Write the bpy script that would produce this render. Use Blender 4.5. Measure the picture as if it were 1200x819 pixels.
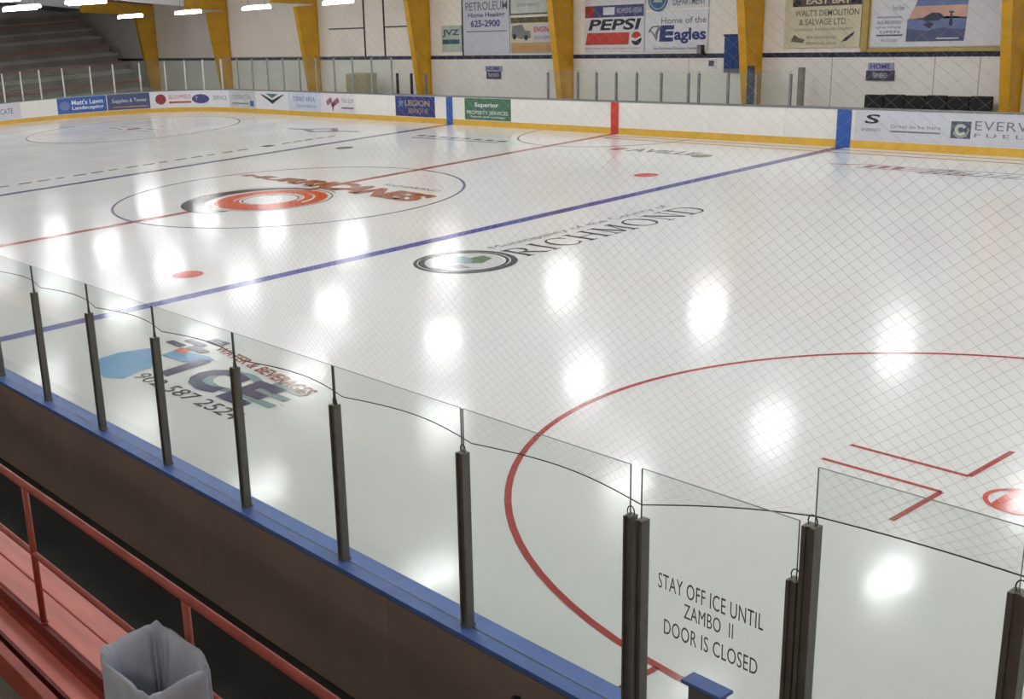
import bpy, bmesh, math, random
from mathutils import Vector, Matrix, noise
random.seed(7)
for o in list(bpy.data.objects): bpy.data.objects.remove(o)
SC = bpy.context.scene
COL = SC.collection

# ---------------------------------------------------------------- camera
yaw, pit, rol = 2.5375, -0.2877, -0.0729
f = Vector((math.cos(pit)*math.cos(yaw), math.cos(pit)*math.sin(yaw), math.sin(pit)))
r = f.cross(Vector((0, 0, 1))).normalized(); u = r.cross(f)
c_, s_ = math.cos(rol), math.sin(rol)
r2 = c_*r + s_*u; u2 = -s_*r + c_*u
cd = bpy.data.cameras.new('camera'); cam = bpy.data.objects.new('camera', cd); COL.objects.link(cam)
cam.matrix_world = Matrix(((r2.x, u2.x, -f.x, 24.9492), (r2.y, u2.y, -f.y, -17.4936), (r2.z, u2.z, -f.z, 4.7899), (0, 0, 0, 1)))
cd.sensor_fit = 'HORIZONTAL'; cd.sensor_width = 36.0; cd.lens = 1375.04/1200*36
cd.shift_x = 259.53/1200; cd.shift_y = 0.0
cd.clip_start = 0.05; cd.clip_end = 300
SC.camera = cam

# ---------------------------------------------------------------- world and exposure
w = bpy.data.worlds.new('world'); SC.world = w; w.use_nodes = True
w.node_tree.nodes['Background'].inputs[0].default_value = (0.8, 0.85, 0.9, 1)
w.node_tree.nodes['Background'].inputs[1].default_value = 0.25
SC.view_settings.view_transform = 'Standard'; SC.view_settings.look = 'None'
SC.view_settings.exposure = 0.0; SC.view_settings.gamma = 1.0; SC.view_settings.use_curve_mapping = False
LAMP = 30.0        # lamps over the ice
LAMP_FILL = 13.0        # added fill lamps over the stands, to brighten the near side

# ---------------------------------------------------------------- materials
def srgb(c):
    return tuple((x/255/12.92 if x/255 <= .04045 else ((x/255+.055)/1.055)**2.4) for x in c)
MATS = {}
def mat(name, rgb, rough=.6, metal=0., var=.06, scale=3., bump=0., bscale=40., spec=.5, emit=0., stretch=None):
    """painted / moulded surface: base colour with a fine noise variation and relief"""
    if name in MATS: return MATS[name]
    m = bpy.data.materials.new(name); m.use_nodes = True; nt = m.node_tree; b = nt.nodes['Principled BSDF']
    c = srgb(rgb)
    b.inputs['Roughness'].default_value = rough; b.inputs['Metallic'].default_value = metal
    b.inputs['Specular IOR Level'].default_value = spec
    tc = nt.nodes.new('ShaderNodeTexCoord'); src = tc.outputs['Object']
    if stretch:
        mp = nt.nodes.new('ShaderNodeMapping'); mp.inputs['Scale'].default_value = stretch
        nt.links.new(src, mp.inputs[0]); src = mp.outputs[0]
    n = nt.nodes.new('ShaderNodeTexNoise'); n.inputs['Scale'].default_value = scale; n.inputs['Detail'].default_value = 4
    nt.links.new(src, n.inputs['Vector'])
    cr = nt.nodes.new('ShaderNodeValToRGB'); e = cr.color_ramp.elements
    e[0].position = .3; e[1].position = .7
    e[0].color = (*[max(0, x*(1-var*2)) for x in c], 1); e[1].color = (*[min(1, x*(1+var)) for x in c], 1)
    nt.links.new(n.outputs[0], cr.inputs[0]); nt.links.new(cr.outputs[0], b.inputs['Base Color'])
    if bump:
        n2 = nt.nodes.new('ShaderNodeTexNoise'); n2.inputs['Scale'].default_value = bscale
        nt.links.new(src, n2.inputs['Vector'])
        bp = nt.nodes.new('ShaderNodeBump'); bp.inputs['Strength'].default_value = bump; bp.inputs['Distance'].default_value = .01
        nt.links.new(n2.outputs[0], bp.inputs['Height']); nt.links.new(bp.outputs[0], b.inputs['Normal'])
    if emit:
        b.inputs['Emission Color'].default_value = (*c, 1); b.inputs['Emission Strength'].default_value = emit
    MATS[name] = m; return m

def ice(name, rgb, var=.02):
    """ice with the paint seen under it: same gloss and ripple everywhere"""
    if name in MATS: return MATS[name]
    m = bpy.data.materials.new(name); m.use_nodes = True; nt = m.node_tree; b = nt.nodes['Principled BSDF']
    c = srgb(rgb); L = nt.links.new
    g = nt.nodes.new('ShaderNodeNewGeometry')
    n = nt.nodes.new('ShaderNodeTexNoise'); n.inputs['Scale'].default_value = .22; n.inputs['Detail'].default_value = 5
    L(g.outputs['Position'], n.inputs['Vector'])
    cr = nt.nodes.new('ShaderNodeValToRGB'); e = cr.color_ramp.elements; e[0].position = .35; e[1].position = .65
    e[0].color = (c[0]*(1-var), c[1]*(1-var*.2), c[2]*(1-var*.4), 1); e[1].color = (min(1, c[0]*(1+var)), c[1], c[2]*(1-var*.5), 1)
    L(n.outputs[0], cr.inputs[0]); L(cr.outputs[0], b.inputs['Base Color'])
    n1 = nt.nodes.new('ShaderNodeTexNoise'); n1.inputs['Scale'].default_value = .5; n1.inputs['Detail'].default_value = 6
    L(g.outputs['Position'], n1.inputs['Vector'])
    mr = nt.nodes.new('ShaderNodeMapRange'); mr.inputs['From Min'].default_value = .3; mr.inputs['From Max'].default_value = .7
    mr.inputs['To Min'].default_value = .11; mr.inputs['To Max'].default_value = .19
    L(n1.outputs[0], mr.inputs[0]); L(mr.outputs[0], b.inputs['Roughness'])
    b.inputs['IOR'].default_value = 1.33; b.inputs['Specular IOR Level'].default_value = .42
    n2 = nt.nodes.new('ShaderNodeTexNoise'); n2.inputs['Scale'].default_value = 1.6; n2.inputs['Detail'].default_value = 3
    L(g.outputs['Position'], n2.inputs['Vector'])
    bp = nt.nodes.new('ShaderNodeBump'); bp.inputs['Strength'].default_value = .15; bp.inputs['Distance'].default_value = .02
    L(n2.outputs[0], bp.inputs['Height']); L(bp.outputs[0], b.inputs['Normal'])
    MATS[name] = m; return m

def glassmat():
    m = bpy.data.materials.new('rink_glass'); m.use_nodes = True; nt = m.node_tree; L = nt.links.new
    nt.nodes.remove(nt.nodes['Principled BSDF']); out = nt.nodes['Material Output']
    t = nt.nodes.new('ShaderNodeBsdfTransparent'); t.inputs[0].default_value = (.955, .975, .96, 1)
    g = nt.nodes.new('ShaderNodeBsdfGlossy'); g.inputs['Roughness'].default_value = .03
    n = nt.nodes.new('ShaderNodeTexNoise'); n.inputs['Scale'].default_value = 7
    d = nt.nodes.new('ShaderNodeBsdfDiffuse'); d.inputs[0].default_value = (.55, .62, .58, 1)
    mrr = nt.nodes.new('ShaderNodeMapRange'); mrr.inputs['To Min'].default_value = .012; mrr.inputs['To Max'].default_value = .035
    L(n.outputs[0], mrr.inputs[0])
    m1 = nt.nodes.new('ShaderNodeMixShader'); L(mrr.outputs[0], m1.inputs[0]); L(t.outputs[0], m1.inputs[1]); L(d.outputs[0], m1.inputs[2])
    fr = nt.nodes.new('ShaderNodeFresnel')
    gg = nt.nodes.new('ShaderNodeNewGeometry'); mi = nt.nodes.new('ShaderNodeMapRange')      # thin sheet: same index on both faces
    mi.inputs['To Min'].default_value = 1.28; mi.inputs['To Max'].default_value = 1/1.28
    L(gg.outputs['Backfacing'], mi.inputs[0]); L(mi.outputs[0], fr.inputs[0])
    m2 = nt.nodes.new('ShaderNodeMixShader'); L(fr.outputs[0], m2.inputs[0]); L(m1.outputs[0], m2.inputs[1]); L(g.outputs[0], m2.inputs[2])
    L(m2.outputs[0], out.inputs[0]); return m
GLASS = glassmat()
GEDGE = mat('glass_edge', (72, 84, 80), .3, var=.03)
ICE = ice('ice_white', (222, 223, 220))
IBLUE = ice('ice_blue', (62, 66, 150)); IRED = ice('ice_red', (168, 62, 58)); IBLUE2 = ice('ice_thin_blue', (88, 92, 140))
INAVY = ice('ice_navy', (48, 46, 92)); IDARK = ice('ice_dark', (58, 58, 62)); IORANGE = ice('ice_orange', (205, 72, 34))
IBRICK = ice('ice_brick', (160, 90, 70)); ISKY = ice('ice_sky', (98, 160, 205)); ITEAL = ice('ice_teal', (120, 150, 152))
IGREY = ice('ice_grey', (128, 128, 130)); IGREEN = ice('ice_green', (92, 118, 84)); IPALE = ice('ice_pale', (205, 205, 205))
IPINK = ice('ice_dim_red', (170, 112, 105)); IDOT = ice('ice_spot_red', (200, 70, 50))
WHITE = mat('board_white', (232, 229, 222), .35, var=.02, scale=1.5)
YELLOW = mat('kick_yellow', (218, 172, 62), .4, var=.05)
CAPBLUE = mat('cap_blue', (90, 120, 192), .45, var=.08, scale=6)
CAPGREY = mat('cap_grey', (128, 130, 132), .5)
OUTER = mat('outer_grey_brown', (150, 132, 122), .7, var=.08, scale=1.2)
POSTSH = mat('post_shaded', (118, 115, 106), .45, metal=.3, var=.08, scale=12)  # same grey metal as the far posts, near-side shade put into the colour
POSTL = mat('post_light', (205, 203, 196), .4, var=.04)
FRAMEY = mat('frame_yellow', (216, 160, 24), .5, var=.08, scale=2)
RED = mat('red_paint', (166, 74, 60), .45, var=.12, scale=5, bump=.15)
REDP = mat('red_plank', (216, 120, 106), .4, var=.10, scale=2.2, bump=.15, bscale=14, stretch=(.6, 5, 5))
DRED = mat('dark_red_board', (118, 42, 34), .55, var=.12)
RUBBER = mat('black_rubber', (56, 58, 54), .8, var=.15, scale=2, bump=.2)
CONC = mat('concrete', (112, 112, 102), .85, var=.1, scale=4, bump=.2)
BLACK = mat('black', (26, 26, 27), .5)
WALLC = mat('wall_cream', (248, 240, 228), .75, var=.03, scale=.6)
WALLL = mat('wall_low', (240, 236, 228), .7, var=.03, scale=.8)
BAND = mat('band_navy', (44, 50, 78), .6, var=.2, scale=4)
CEIL = mat('ceiling_grey', (226, 226, 226), .8, var=.04, scale=.4)
NAVY = mat('navy', (42, 54, 118), .5); DBLUE = mat('deep_blue', (46, 92, 168), .5)
GREEN = mat('green', (70, 112, 86), .5); GOLD = mat('gold', (182, 152, 108), .5)
LAV = mat('lavender_white', (205, 205, 214), .4, var=.02); PWH = mat('panel_white', (222, 222, 226), .45, var=.02)
CREAM = mat('cream', (216, 206, 178), .6, var=.04); GREYT = mat('grey_print', (118, 122, 128), .6)
INK = mat('ink', (40, 40, 44), .6); PURP = mat('purple_ink', (78, 74, 130), .6); REDI = mat('red_ink', (200, 66, 50), .6)
WTXT = mat('white_print', (228, 232, 238), .5); TAN = mat('tan', (176, 164, 138), .7); BROWN = mat('timber', (188, 164, 96), .7)
STEEL = mat('steel_grey', (124, 124, 126), .45, metal=.2)
SKYB = mat('sky_blue_print', (112, 128, 172), .6); SUN = mat('sunset_print', (214, 172, 156), .6); ROCK = mat('rock_print', (88, 92, 126), .6)
SAGE = mat('sage_print', (190, 200, 186), .6); ORNG = mat('orange_print', (208, 142, 84), .6); BAG = None

# ---------------------------------------------------------------- object helpers
def link(name, me, parent=None, m=None, loc=None):
    o = bpy.data.objects.new(name, me); COL.objects.link(o)
    if m is not None and me is not None and not me.materials:
        for x in (m if isinstance(m, (list, tuple)) else [m]): me.materials.append(x)
    if parent is not None: o.parent = parent
    return o
def wloc(o):
    v = Vector(o.location)
    while o.parent is not None: o = o.parent; v += Vector(o.location)
    return v
def build(name, V, F, m, parent=None, mi=None, smooth=False, base=False):
    """one mesh object with its origin at its own centre (or base)"""
    xs = [v[0] for v in V]; ys = [v[1] for v in V]; zs = [v[2] for v in V]
    o0 = Vector(((min(xs)+max(xs))/2, (min(ys)+max(ys))/2, min(zs) if base else (min(zs)+max(zs))/2))
    me = bpy.data.meshes.new(name); me.from_pydata([tuple(Vector(v)-o0) for v in V], [], F); me.update()
    o = link(name, me, parent, m)
    o.location = o0-(wloc(parent) if parent is not None else Vector())
    if mi:
        for p, k in zip(me.polygons, mi): p.material_index = k
    if smooth:
        for p in me.polygons: p.use_smooth = True
    return o
def empty(name, loc, label=None, cat=None, group=None):
    o = bpy.data.objects.new(name, None); COL.objects.link(o); o.location = loc; o.empty_display_size = .2
    return tag(o, label, cat, group)
def tag(o, label=None, cat=None, group=None, kind=None):
    if label: o['label'] = label
    if cat: o['category'] = cat
    if group: o['group'] = group
    if kind: o['kind'] = kind
    return o
class MB:
    def __init__(s): s.V = []; s.F = []; s.M = []
    def add(s, V, F, k=0):
        n = len(s.V); s.V += [tuple(v) for v in V]; s.F += [tuple(i+n for i in f) for f in F]; s.M += [k]*len(F); return s
    def box(s, x0, x1, y0, y1, z0, z1, k=0, bev=0):
        if x0 > x1: x0, x1 = x1, x0
        if y0 > y1: y0, y1 = y1, y0
        if z0 > z1: z0, z1 = z1, z0
        V = [(x, y, z) for x in (x0, x1) for y in (y0, y1) for z in (z0, z1)]
        return s.add(V, [(0, 1, 3, 2), (4, 6, 7, 5), (0, 4, 5, 1), (2, 3, 7, 6), (0, 2, 6, 4), (1, 5, 7, 3)], k)
    def tube(s, pts, rad, n=8, k=0, cap=True):
        pts = [Vector(p) for p in pts]; V = []; F = []
        for i, p in enumerate(pts):
            d = (pts[min(i+1, len(pts)-1)]-pts[max(i-1, 0)]).normalized()
            a = d.cross(Vector((0, 0, 1)))
            if a.length < .05: a = d.cross(Vector((0, 1, 0)))
            a.normalize(); b = d.cross(a)
            rr = rad[i] if isinstance(rad, (list, tuple)) else rad
            for j in range(n):
                t = 2*math.pi*j/n; V.append(p+rr*(math.cos(t)*a+math.sin(t)*b))
        for i in range(len(pts)-1):
            for j in range(n):
                F.append((i*n+j, i*n+(j+1) % n, (i+1)*n+(j+1) % n, (i+1)*n+j))
        if cap: F.append(tuple(range(n))[::-1]); F.append(tuple((len(pts)-1)*n+j for j in range(n)))
        return s.add(V, F, k)
    def quadprism(s, P, k=0):
        """8 points: bottom 4 then top 4"""
        return s.add(P, [(0, 3, 2, 1), (4, 5, 6, 7), (0, 1, 5, 4), (1, 2, 6, 5), (2, 3, 7, 6), (3, 0, 4, 7)], k)
    def out(s, name, m, parent=None, **kw):
        o = build(name, s.V, s.F, m, parent, mi=s.M if any(s.M) else None, **kw)
        bm = bmesh.new(); bm.from_mesh(o.data); bmesh.ops.recalc_face_normals(bm, faces=bm.faces[:]); bm.to_mesh(o.data); bm.free()
        return o
def box(name, x0, x1, y0, y1, z0, z1, m, parent=None, bevel=0, **kw):
    o = MB().box(x0, x1, y0, y1, z0, z1).out(name, m, parent, **kw)
    if bevel:
        bm = bmesh.new(); bm.from_mesh(o.data); bmesh.ops.bevel(bm, geom=bm.edges[:], offset=bevel, segments=2, affect='EDGES')
        bm.to_mesh(o.data); bm.free()
    return o
# flat artwork: polygons in (a,b) mapped to a surface
def onwall(y): return lambda a, b: (a, y, b)
def onice(z): return lambda a, b: (a, b, z)
def flat(name, polys, fn, m, parent):
    V = []; F = []
    for P in polys:
        n = len(V); V += [fn(*p) for p in P]; F.append(tuple(range(n, n+len(P))))
    return build(name, V, F, m, parent)
def R4(a0, b0, a1, b1): return [(a0, b0), (a1, b0), (a1, b1), (a0, b1)]
def ringpolys(cx, cy, r0, r1, t0=0, t1=360, n=64, cx2=None, cy2=None, r2=None):
    out = []; cx2 = cx if cx2 is None else cx2; cy2 = cy if cy2 is None else cy2
    for i in range(n):
        a = math.radians(t0+(t1-t0)*i/n); b = math.radians(t0+(t1-t0)*(i+1)/n)
        out.append([(cx2+r0*math.cos(a), cy2+r0*math.sin(a)), (cx+r1*math.cos(a), cy+r1*math.sin(a)),
                    (cx+r1*math.cos(b), cy+r1*math.sin(b)), (cx2+r0*math.cos(b), cy2+r0*math.sin(b))])
    return out
def disc(cx, cy, rx, ry=None, n=32):
    ry = rx if ry is None else ry
    return [(cx+rx*math.cos(2*math.pi*i/n), cy+ry*math.sin(2*math.pi*i/n)) for i in range(n)]
TCACHE = {}
def glyphs(txt, bold=0., space=1.0):
    key = (txt, bold, space)
    if key in TCACHE: return TCACHE[key]
    cu = bpy.data.curves.new('t', 'FONT'); cu.body = txt; cu.resolution_u = 3; cu.offset = bold; cu.space_character = space
    cu.align_x = 'CENTER'
    o = bpy.data.objects.new('t', cu); COL.objects.link(o)
    dg = bpy.context.evaluated_depsgraph_get(); me = bpy.data.meshes.new_from_object(o.evaluated_get(dg))
    V = [(v.co.x, v.co.y) for v in me.vertices]; F = [tuple(p.vertices) for p in me.polygons]
    bpy.data.objects.remove(o); bpy.data.curves.remove(cu); bpy.data.meshes.remove(me)
    x0 = min(v[0] for v in V); x1 = max(v[0] for v in V); y0 = min(v[1] for v in V); y1 = max(v[1] for v in V)
    V = [((v[0]-x0)/(x1-x0), (v[1]-y0)/(y1-y0)) for v in V]
    TCACHE[key] = (V, F); return V, F
def text(name, txt, a0, b0, a1, b1, fn, m, parent, bold=0., shear=0., space=1.0, warp=None):
    V, F = glyphs(txt, bold, space); W = []
    for x, y in V:
        if warp: a, b = warp(x, y)
        else: a = a0+(a1-a0)*x+shear*(b1-b0)*y; b = b0+(b1-b0)*y
        W.append(fn(a, b))
    return build(name, W, F, m, parent)

# ---------------------------------------------------------------- rink outline
HW, EX, XL, RL, XR, RR = 12.91, 30.48, -21.95, 8.53, 23.9, 6.58
def PF(s):
    """far boards: s is x on the straight; returns point on the ice face and outward normal"""
    if s < XL:
        t = (XL-s)/RL
        if t <= math.pi/2: return Vector((XL-RL*math.sin(t), HW-RL*(1-math.cos(t)))), Vector((-math.sin(t), math.cos(t)))
        d = XL-s-RL*math.pi/2; Ls = 2*(HW-RL)
        if d <= Ls: return Vector((-EX, HW-RL-d)), Vector((-1, 0))
        t = min((d-Ls)/RL, math.pi/2); return Vector((XL-RL*math.cos(t), -(HW-RL)-RL*math.sin(t))), Vector((-math.cos(t), -math.sin(t)))
    if s > XR:
        t = (s-XR)/RR
        if t <= math.pi/2: return Vector((XR+RR*math.sin(t), HW-RR*(1-math.cos(t)))), Vector((math.sin(t), math.cos(t)))
        return Vector((EX, HW-RR-(s-XR-RR*math.pi/2))), Vector((1, 0))
    return Vector((s, HW)), Vector((0, 1))
def PN(s):
    if s > XR:
        p, n = PF(s); return Vector((p.x, -p.y)), Vector((n.x, -n.y))
    return Vector((s, -HW)), Vector((0, -1))
def strip(mb, P, s0, s1, d0, d1, z0, z1, step=.35, k=0, edgek=None):
    brk = [s0, s1]+[b for b in (XL, XR) if s0 < b < s1]
    brk = sorted(brk); ss = []
    for a, b in zip(brk, brk[1:]):
        mid = (a+b)/2; straight = XL <= mid <= XR
        n = 1 if straight else max(1, int(math.ceil((b-a)/step)))
        ss += [a+(b-a)*i/n for i in range(n)]
    ss.append(s1); V = []; F = []; K = []
    for s in ss:
        p, n = P(s)
        for d, z in ((d0, z0), (d1, z0), (d1, z1), (d0, z1)): q = p+n*d; V.append((q.x, q.y, z))
    for i in range(len(ss)-1):
        for j in range(4):
            F.append((i*4+j, i*4+(j+1) % 4, i*4+4+(j+1) % 4, i*4+4+j)); K.append(k if (j % 2 or edgek is None) else edgek)
    F.append((0, 1, 2, 3)); F.append(tuple((len(ss)-1)*4+j for j in (3, 2, 1, 0)))
    K += [k if edgek is None else edgek]*2
    n = len(mb.V); mb.V += V; mb.F += [tuple(i+n for i in f) for f in F]; mb.M += K
    return mb
def onboard(P, d):
    def fn(a, b):
        p, n = P(a); q = p+n*d; return (q.x, q.y, b)
    return fn

# ================================================================ STRUCTURE
# ice sheet
pts = []
s = -21.95-8.53*math.pi/2-2*(12.91-8.53)-8.53*math.pi/2
outl = []
for i in range(17):
    t = math.pi/2*i/16; outl.append((XR+RR*math.sin(t), -HW+RR*(1-math.cos(t))))
for i in range(17):
    t = math.pi/2*i/16; outl.append((XR+RR*math.cos(t), HW-RR*(1-math.sin(t))))
for i in range(17):
    t = math.pi/2*i/16; outl.append((XL-RL*math.sin(t), HW-RL*(1-math.cos(t))))
for i in range(17):
    t = math.pi/2*i/16; outl.append((XL-RL*math.cos(t), -HW+RL*(1-math.sin(t))))
n = len(outl)
floor = build('floor', [(x, y, 0) for x, y in outl]+[(x, y, -.05) for x, y in outl],
              [tuple(range(n)), tuple(range(2*n-1, n-1, -1))]+[(i, i+n, (i+1) % n+n, (i+1) % n) for i in range(n)], ICE)
tag(floor, 'white glossy ice sheet with painted hockey lines and logos', kind='structure')
slab = box('floor', -50, 34, -26, 16.6, -.3, -.06, RUBBER)
tag(slab, 'dark rubber floor slab around the rink', kind='structure')
wk = box('floor', -26, 34, -14.62, -13.06, -.055, .0, RUBBER); tag(wk, 'dark rubber walkway between the boards and the stands', kind='structure')
wk2 = box('floor', -50, 34, 13.05, 16.45, -.055, .0, CONC); tag(wk2, 'grey concrete strip behind the far boards', kind='structure')

Y = onice
def fl(name, polys, m, z=.003): return flat(name, polys, onice(z), m, floor)
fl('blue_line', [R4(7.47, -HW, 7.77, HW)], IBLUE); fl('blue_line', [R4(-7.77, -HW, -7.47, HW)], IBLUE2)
fl('centre_line', [R4(-.13, -HW, .13, HW)], IRED)
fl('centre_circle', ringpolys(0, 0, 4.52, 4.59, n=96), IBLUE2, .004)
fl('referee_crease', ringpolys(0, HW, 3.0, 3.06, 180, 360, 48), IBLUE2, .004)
for sx in (1, -1):
    for sy in (-1, 1):
        cx, cy = 20.70*sx, 6.68*sy
        P = ringpolys(cx, cy, 4.53, 4.60, n=96)
        for e in (-1, 1):
            for hx in (-.46, .46): P.append(R4(cx+hx-.025, cy+e*4.56, cx+hx+.025, cy+e*5.16))
            for g in (-1, 1):
                P.append(R4(cx+g*.58, cy+e*.26-.028, cx+g*1.76, cy+e*.26+.028)); P.append(R4(cx+g*.58-.028, cy+e*.26, cx+g*.58+.028, cy+e*1.14))
        P = [p if (p[1][0]-p[0][0])*(p[2][1]-p[1][1])-(p[1][1]-p[0][1])*(p[2][0]-p[1][0]) > 0 else p[::-1] for p in P]
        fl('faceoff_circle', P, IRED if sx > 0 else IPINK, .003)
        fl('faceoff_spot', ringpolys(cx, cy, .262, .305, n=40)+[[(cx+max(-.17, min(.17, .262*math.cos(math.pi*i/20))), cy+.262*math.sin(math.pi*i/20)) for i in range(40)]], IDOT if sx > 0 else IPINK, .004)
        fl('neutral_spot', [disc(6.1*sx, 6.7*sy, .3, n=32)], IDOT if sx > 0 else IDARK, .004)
# thin double outline beside the far boards
def rr_outline(x0, x1, y0, y1, t):
    return [R4(x0, y0, x1, y0+t), R4(x0, y1-t, x1, y1), R4(x0, y0, x0+t, y1)]
fl('outline', rr_outline(.35, 13.5, 11.95, 12.5, .05), IBLUE2, .005)
# logos painted in the ice
HC = (.1, -1.08)
fl('swirl_logo', ringpolys(HC[0], HC[1], 1.62, 1.9, 75, 290, 60, cx2=.32, cy2=-.86), IDARK, .005)
fl('swirl_logo', [disc(.3, -.85, 1.5, n=40)], ICE, .0045)
fl('swirl_logo', ringpolys(.12, -1.0, 1.96, 2.0, 60, 300, 60), IGREY, .005)
fl('swirl_logo', ringpolys(.38, -.8, .80, 1.45, 0, 360, 60, cx2=.3, cy2=-.78), IORANGE, .006)
fl('swirl_logo', ringpolys(.32, -.84, .86, .92, 20, 230, 40), ICE, .007)
fl('swirl_logo', ringpolys(.36, -.84, 1.12, 1.17, 10, 120, 30, cx2=.3, cy2=-.8), ICE, .007)
fl('swirl_logo', ringpolys(.35, -.8, .70, .74, 0, 360, 40), IBRICK, .006)
fl('swirl_logo', ringpolys(.38, -.8, 1.55, 1.58, -120, 120, 40), IDARK, .006)
def hw(x, y):
    X = -4.05+7.8*x; b = 1.2-.38*x; tp = b+(.28+.72*min(1, x*1.9) if x < .52 else 1.0)
    return X+.12*y, b+(tp-b)*y
text('lettering', 'HURRICANES', 0, 0, 1, 1, onice(.006), IBRICK, floor, bold=.06, warp=hw, space=.9)
text('lettering', 'RICHMOND', 1.2, 2.2, 3.3, 2.42, onice(.006), IGREY, floor, bold=.0)
# serif capitals for the town name
def stroke(x0, y0, x1, y1, w):
    d = Vector((x1-x0, y1-y0)); q = Vector((-d.y, d.x)).normalized()*w/2
    if abs(d.x) < 1e-6: q = Vector((w/2, 0)); 
    return [(x0+q.x, y0+q.y), (x0-q.x, y0-q.y), (x1-q.x, y1-q.y), (x1+q.x, y1+q.y)]
def arc(cx, cy, rx, ry, t0, t1, wa, wb, n=14):
    out = []
    for i in range(n):
        a = math.radians(t0+(t1-t0)*i/n); b = math.radians(t0+(t1-t0)*(i+1)/n)
        def wd(t): return wb+(wa-wb)*abs(math.cos(t))
        out.append([(cx+(rx-wd(a))*math.cos(a), cy+(ry-wb)*math.sin(a)), (cx+rx*math.cos(a), cy+ry*math.sin(a)), (cx+rx*math.cos(b), cy+ry*math.sin(b)), (cx+(rx-wd(b))*math.cos(b), cy+(ry-wb)*math.sin(b))])
    return out
T, TH = .13, .05
def sf(x, y): return R4(x-.15, y-.02, x+.15, y+.02)
def serif(ch):
    if ch == 'I': return [stroke(.15, 0, .15, 1, T), sf(.15, .02), sf(.15, .98)], .3
    if ch == 'R': return [stroke(.15, 0, .15, 1, T), sf(.15, .02), sf(.15, .98), R4(.15, .94, .4, .99), R4(.15, .46, .4, .51), stroke(.35, .5, .75, 0, T), sf(.76, .02)]+arc(.4, .725, .27, .265, -90, 90, T, TH), .85
    if ch == 'C': return arc(.5, .5, .45, .52, 40, 320, T, TH)+[R4(.8, .68, .84, .95), R4(.8, .08, .84, .3)], .9
    if ch == 'H': return [stroke(.15, 0, .15, 1, T), stroke(.75, 0, .75, 1, T), R4(.15, .48, .75, .53), sf(.15, .02), sf(.15, .98), sf(.75, .02), sf(.75, .98)], .9
    if ch == 'M': return [stroke(.15, 0, .18, 1, TH), stroke(.2, 1, .52, .05, T), stroke(.52, .05, .85, 1, TH), stroke(.88, 0, .87, 1, T), sf(.15, .02), sf(.15, .98), sf(.88, .02), sf(.88, .98)], 1.03
    if ch == 'O': return arc(.52, .5, .48, .52, 0, 360, T, TH, 24), 1.04
    if ch == 'N': return [stroke(.15, 0, .15, 1, TH), stroke(.17, 1, .75, 0, T), stroke(.77, 0, .77, 1, TH), sf(.15, .02), sf(.12, .98), sf(.77, .98)], .92
    if ch == 'D': return [stroke(.15, 0, .15, 1, T), sf(.13, .02), sf(.13, .98), R4(.15, .95, .45, 1), R4(.15, 0, .45, .05)]+arc(.42, .5, .5, .5, -90, 90, T, TH, 16), .95
pen = 0; PP = []
for ch in 'RICHMOND':
    S, wd = serif(ch)
    for p in S: PP.append([(a+pen, b) for a, b in p])
    pen += wd+.12
k = 5.6/pen
def richfn(a, b): return (10.15-.72*b, -1.85+a*k, .006)
flat('lettering', PP, richfn, IDARK, floor)
text('lettering', 'Municipality of the County of', 0, 0, 1, 1, lambda a, b: (9.28-.3*b, -1.75+5.3*a, .006), IGREY, floor)
SCX, SCY = 9.53, -2.83
fl('town_seal', ringpolys(SCX, SCY, .74, .95, n=48), INAVY if False else IDARK, .005)
fl('town_seal', [disc(SCX, SCY, .70)], IPALE, .005)
fl('town_seal', [[(SCX+.1, SCY-.15), (SCX+.35, SCY+.1), (SCX+.2, SCY+.5), (SCX-.1, SCY+.55), (SCX-.15, SCY+.1)]], IGREEN, .006)
fl('town_seal', [[(SCX-.5, SCY-.1), (SCX-.1, SCY-.25), (SCX+.2, SCY-.05), (SCX, SCY+.2), (SCX-.35, SCY+.3)]], ITEAL, .007)
fl('town_seal', [[(SCX+.3, SCY-.5), (SCX+.45, SCY-.3), (SCX+.1, SCY-.2), (SCX+.05, SCY-.45)]], IGREY, .007)
fl('town_seal', ringpolys(SCX, SCY, .80, .83, 20, 160, 24)+ringpolys(SCX, SCY, .86, .88, 200, 340, 24), IPALE, .007)
# water-and-ice advert nearest the near boards
for ch, a0, a1 in (('I', 11.12, 11.36), ('C', 11.62, 12.45), ('E', 12.60, 13.2)):
    text('lettering', ch, a0, -10.2, a1, -9.42, onice(.007), INAVY, floor, bold=.05, shear=-.12)
text('lettering', 'E', 12.80, -9.98, 13.5, -9.32, onice(.005), ITEAL, floor, bold=.03, shear=-.1)
text('lettering', 'C', 11.75, -10.05, 12.6, -9.34, onice(.004), ITEAL, floor, bold=.02, shear=-.1)
text('lettering', '902 587 2524', 11.0, -10.55, 13.5, -10.3, onice(.006), IDARK, floor, bold=.0)
text('lettering', 'WATER & BEVERAGES', 0, 0, 1, 1, onice(.006), IBRICK, floor, warp=lambda x, y: (10.75+2.7*x, -9.06-.36*x+(.18+.08*x)*y), bold=.02)
fl('ice_swoosh', [[(9.84, -10.45), (10.3, -10.72), (10.73, -10.85), (11.0, -10.68), (10.85, -10.34), (10.82, -10.13), (10.57, -9.82), (9.95, -9.68), (9.79, -10.1)]], ISKY, .005)
fl('ice_swoosh', [[(10.4, -9.75), (10.35, -9.45), (11.0, -9.3), (11.25, -9.35), (10.95, -9.7)]], ISKY, .006)
fl('ice_swoosh', [[(10.35, -9.5), (10.3, -9.35), (10.55, -9.3), (10.62, -9.5)]], IORANGE, .007)
fl('ice_swoosh', [R4(9.85, -9.35, 10.25, -9.22), R4(10.0, -9.12, 10.5, -9.0), R4(10.3, -8.92, 10.7, -8.72), R4(10.35, -9.3, 10.8, -9.15)], INAVY, .006)
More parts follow.
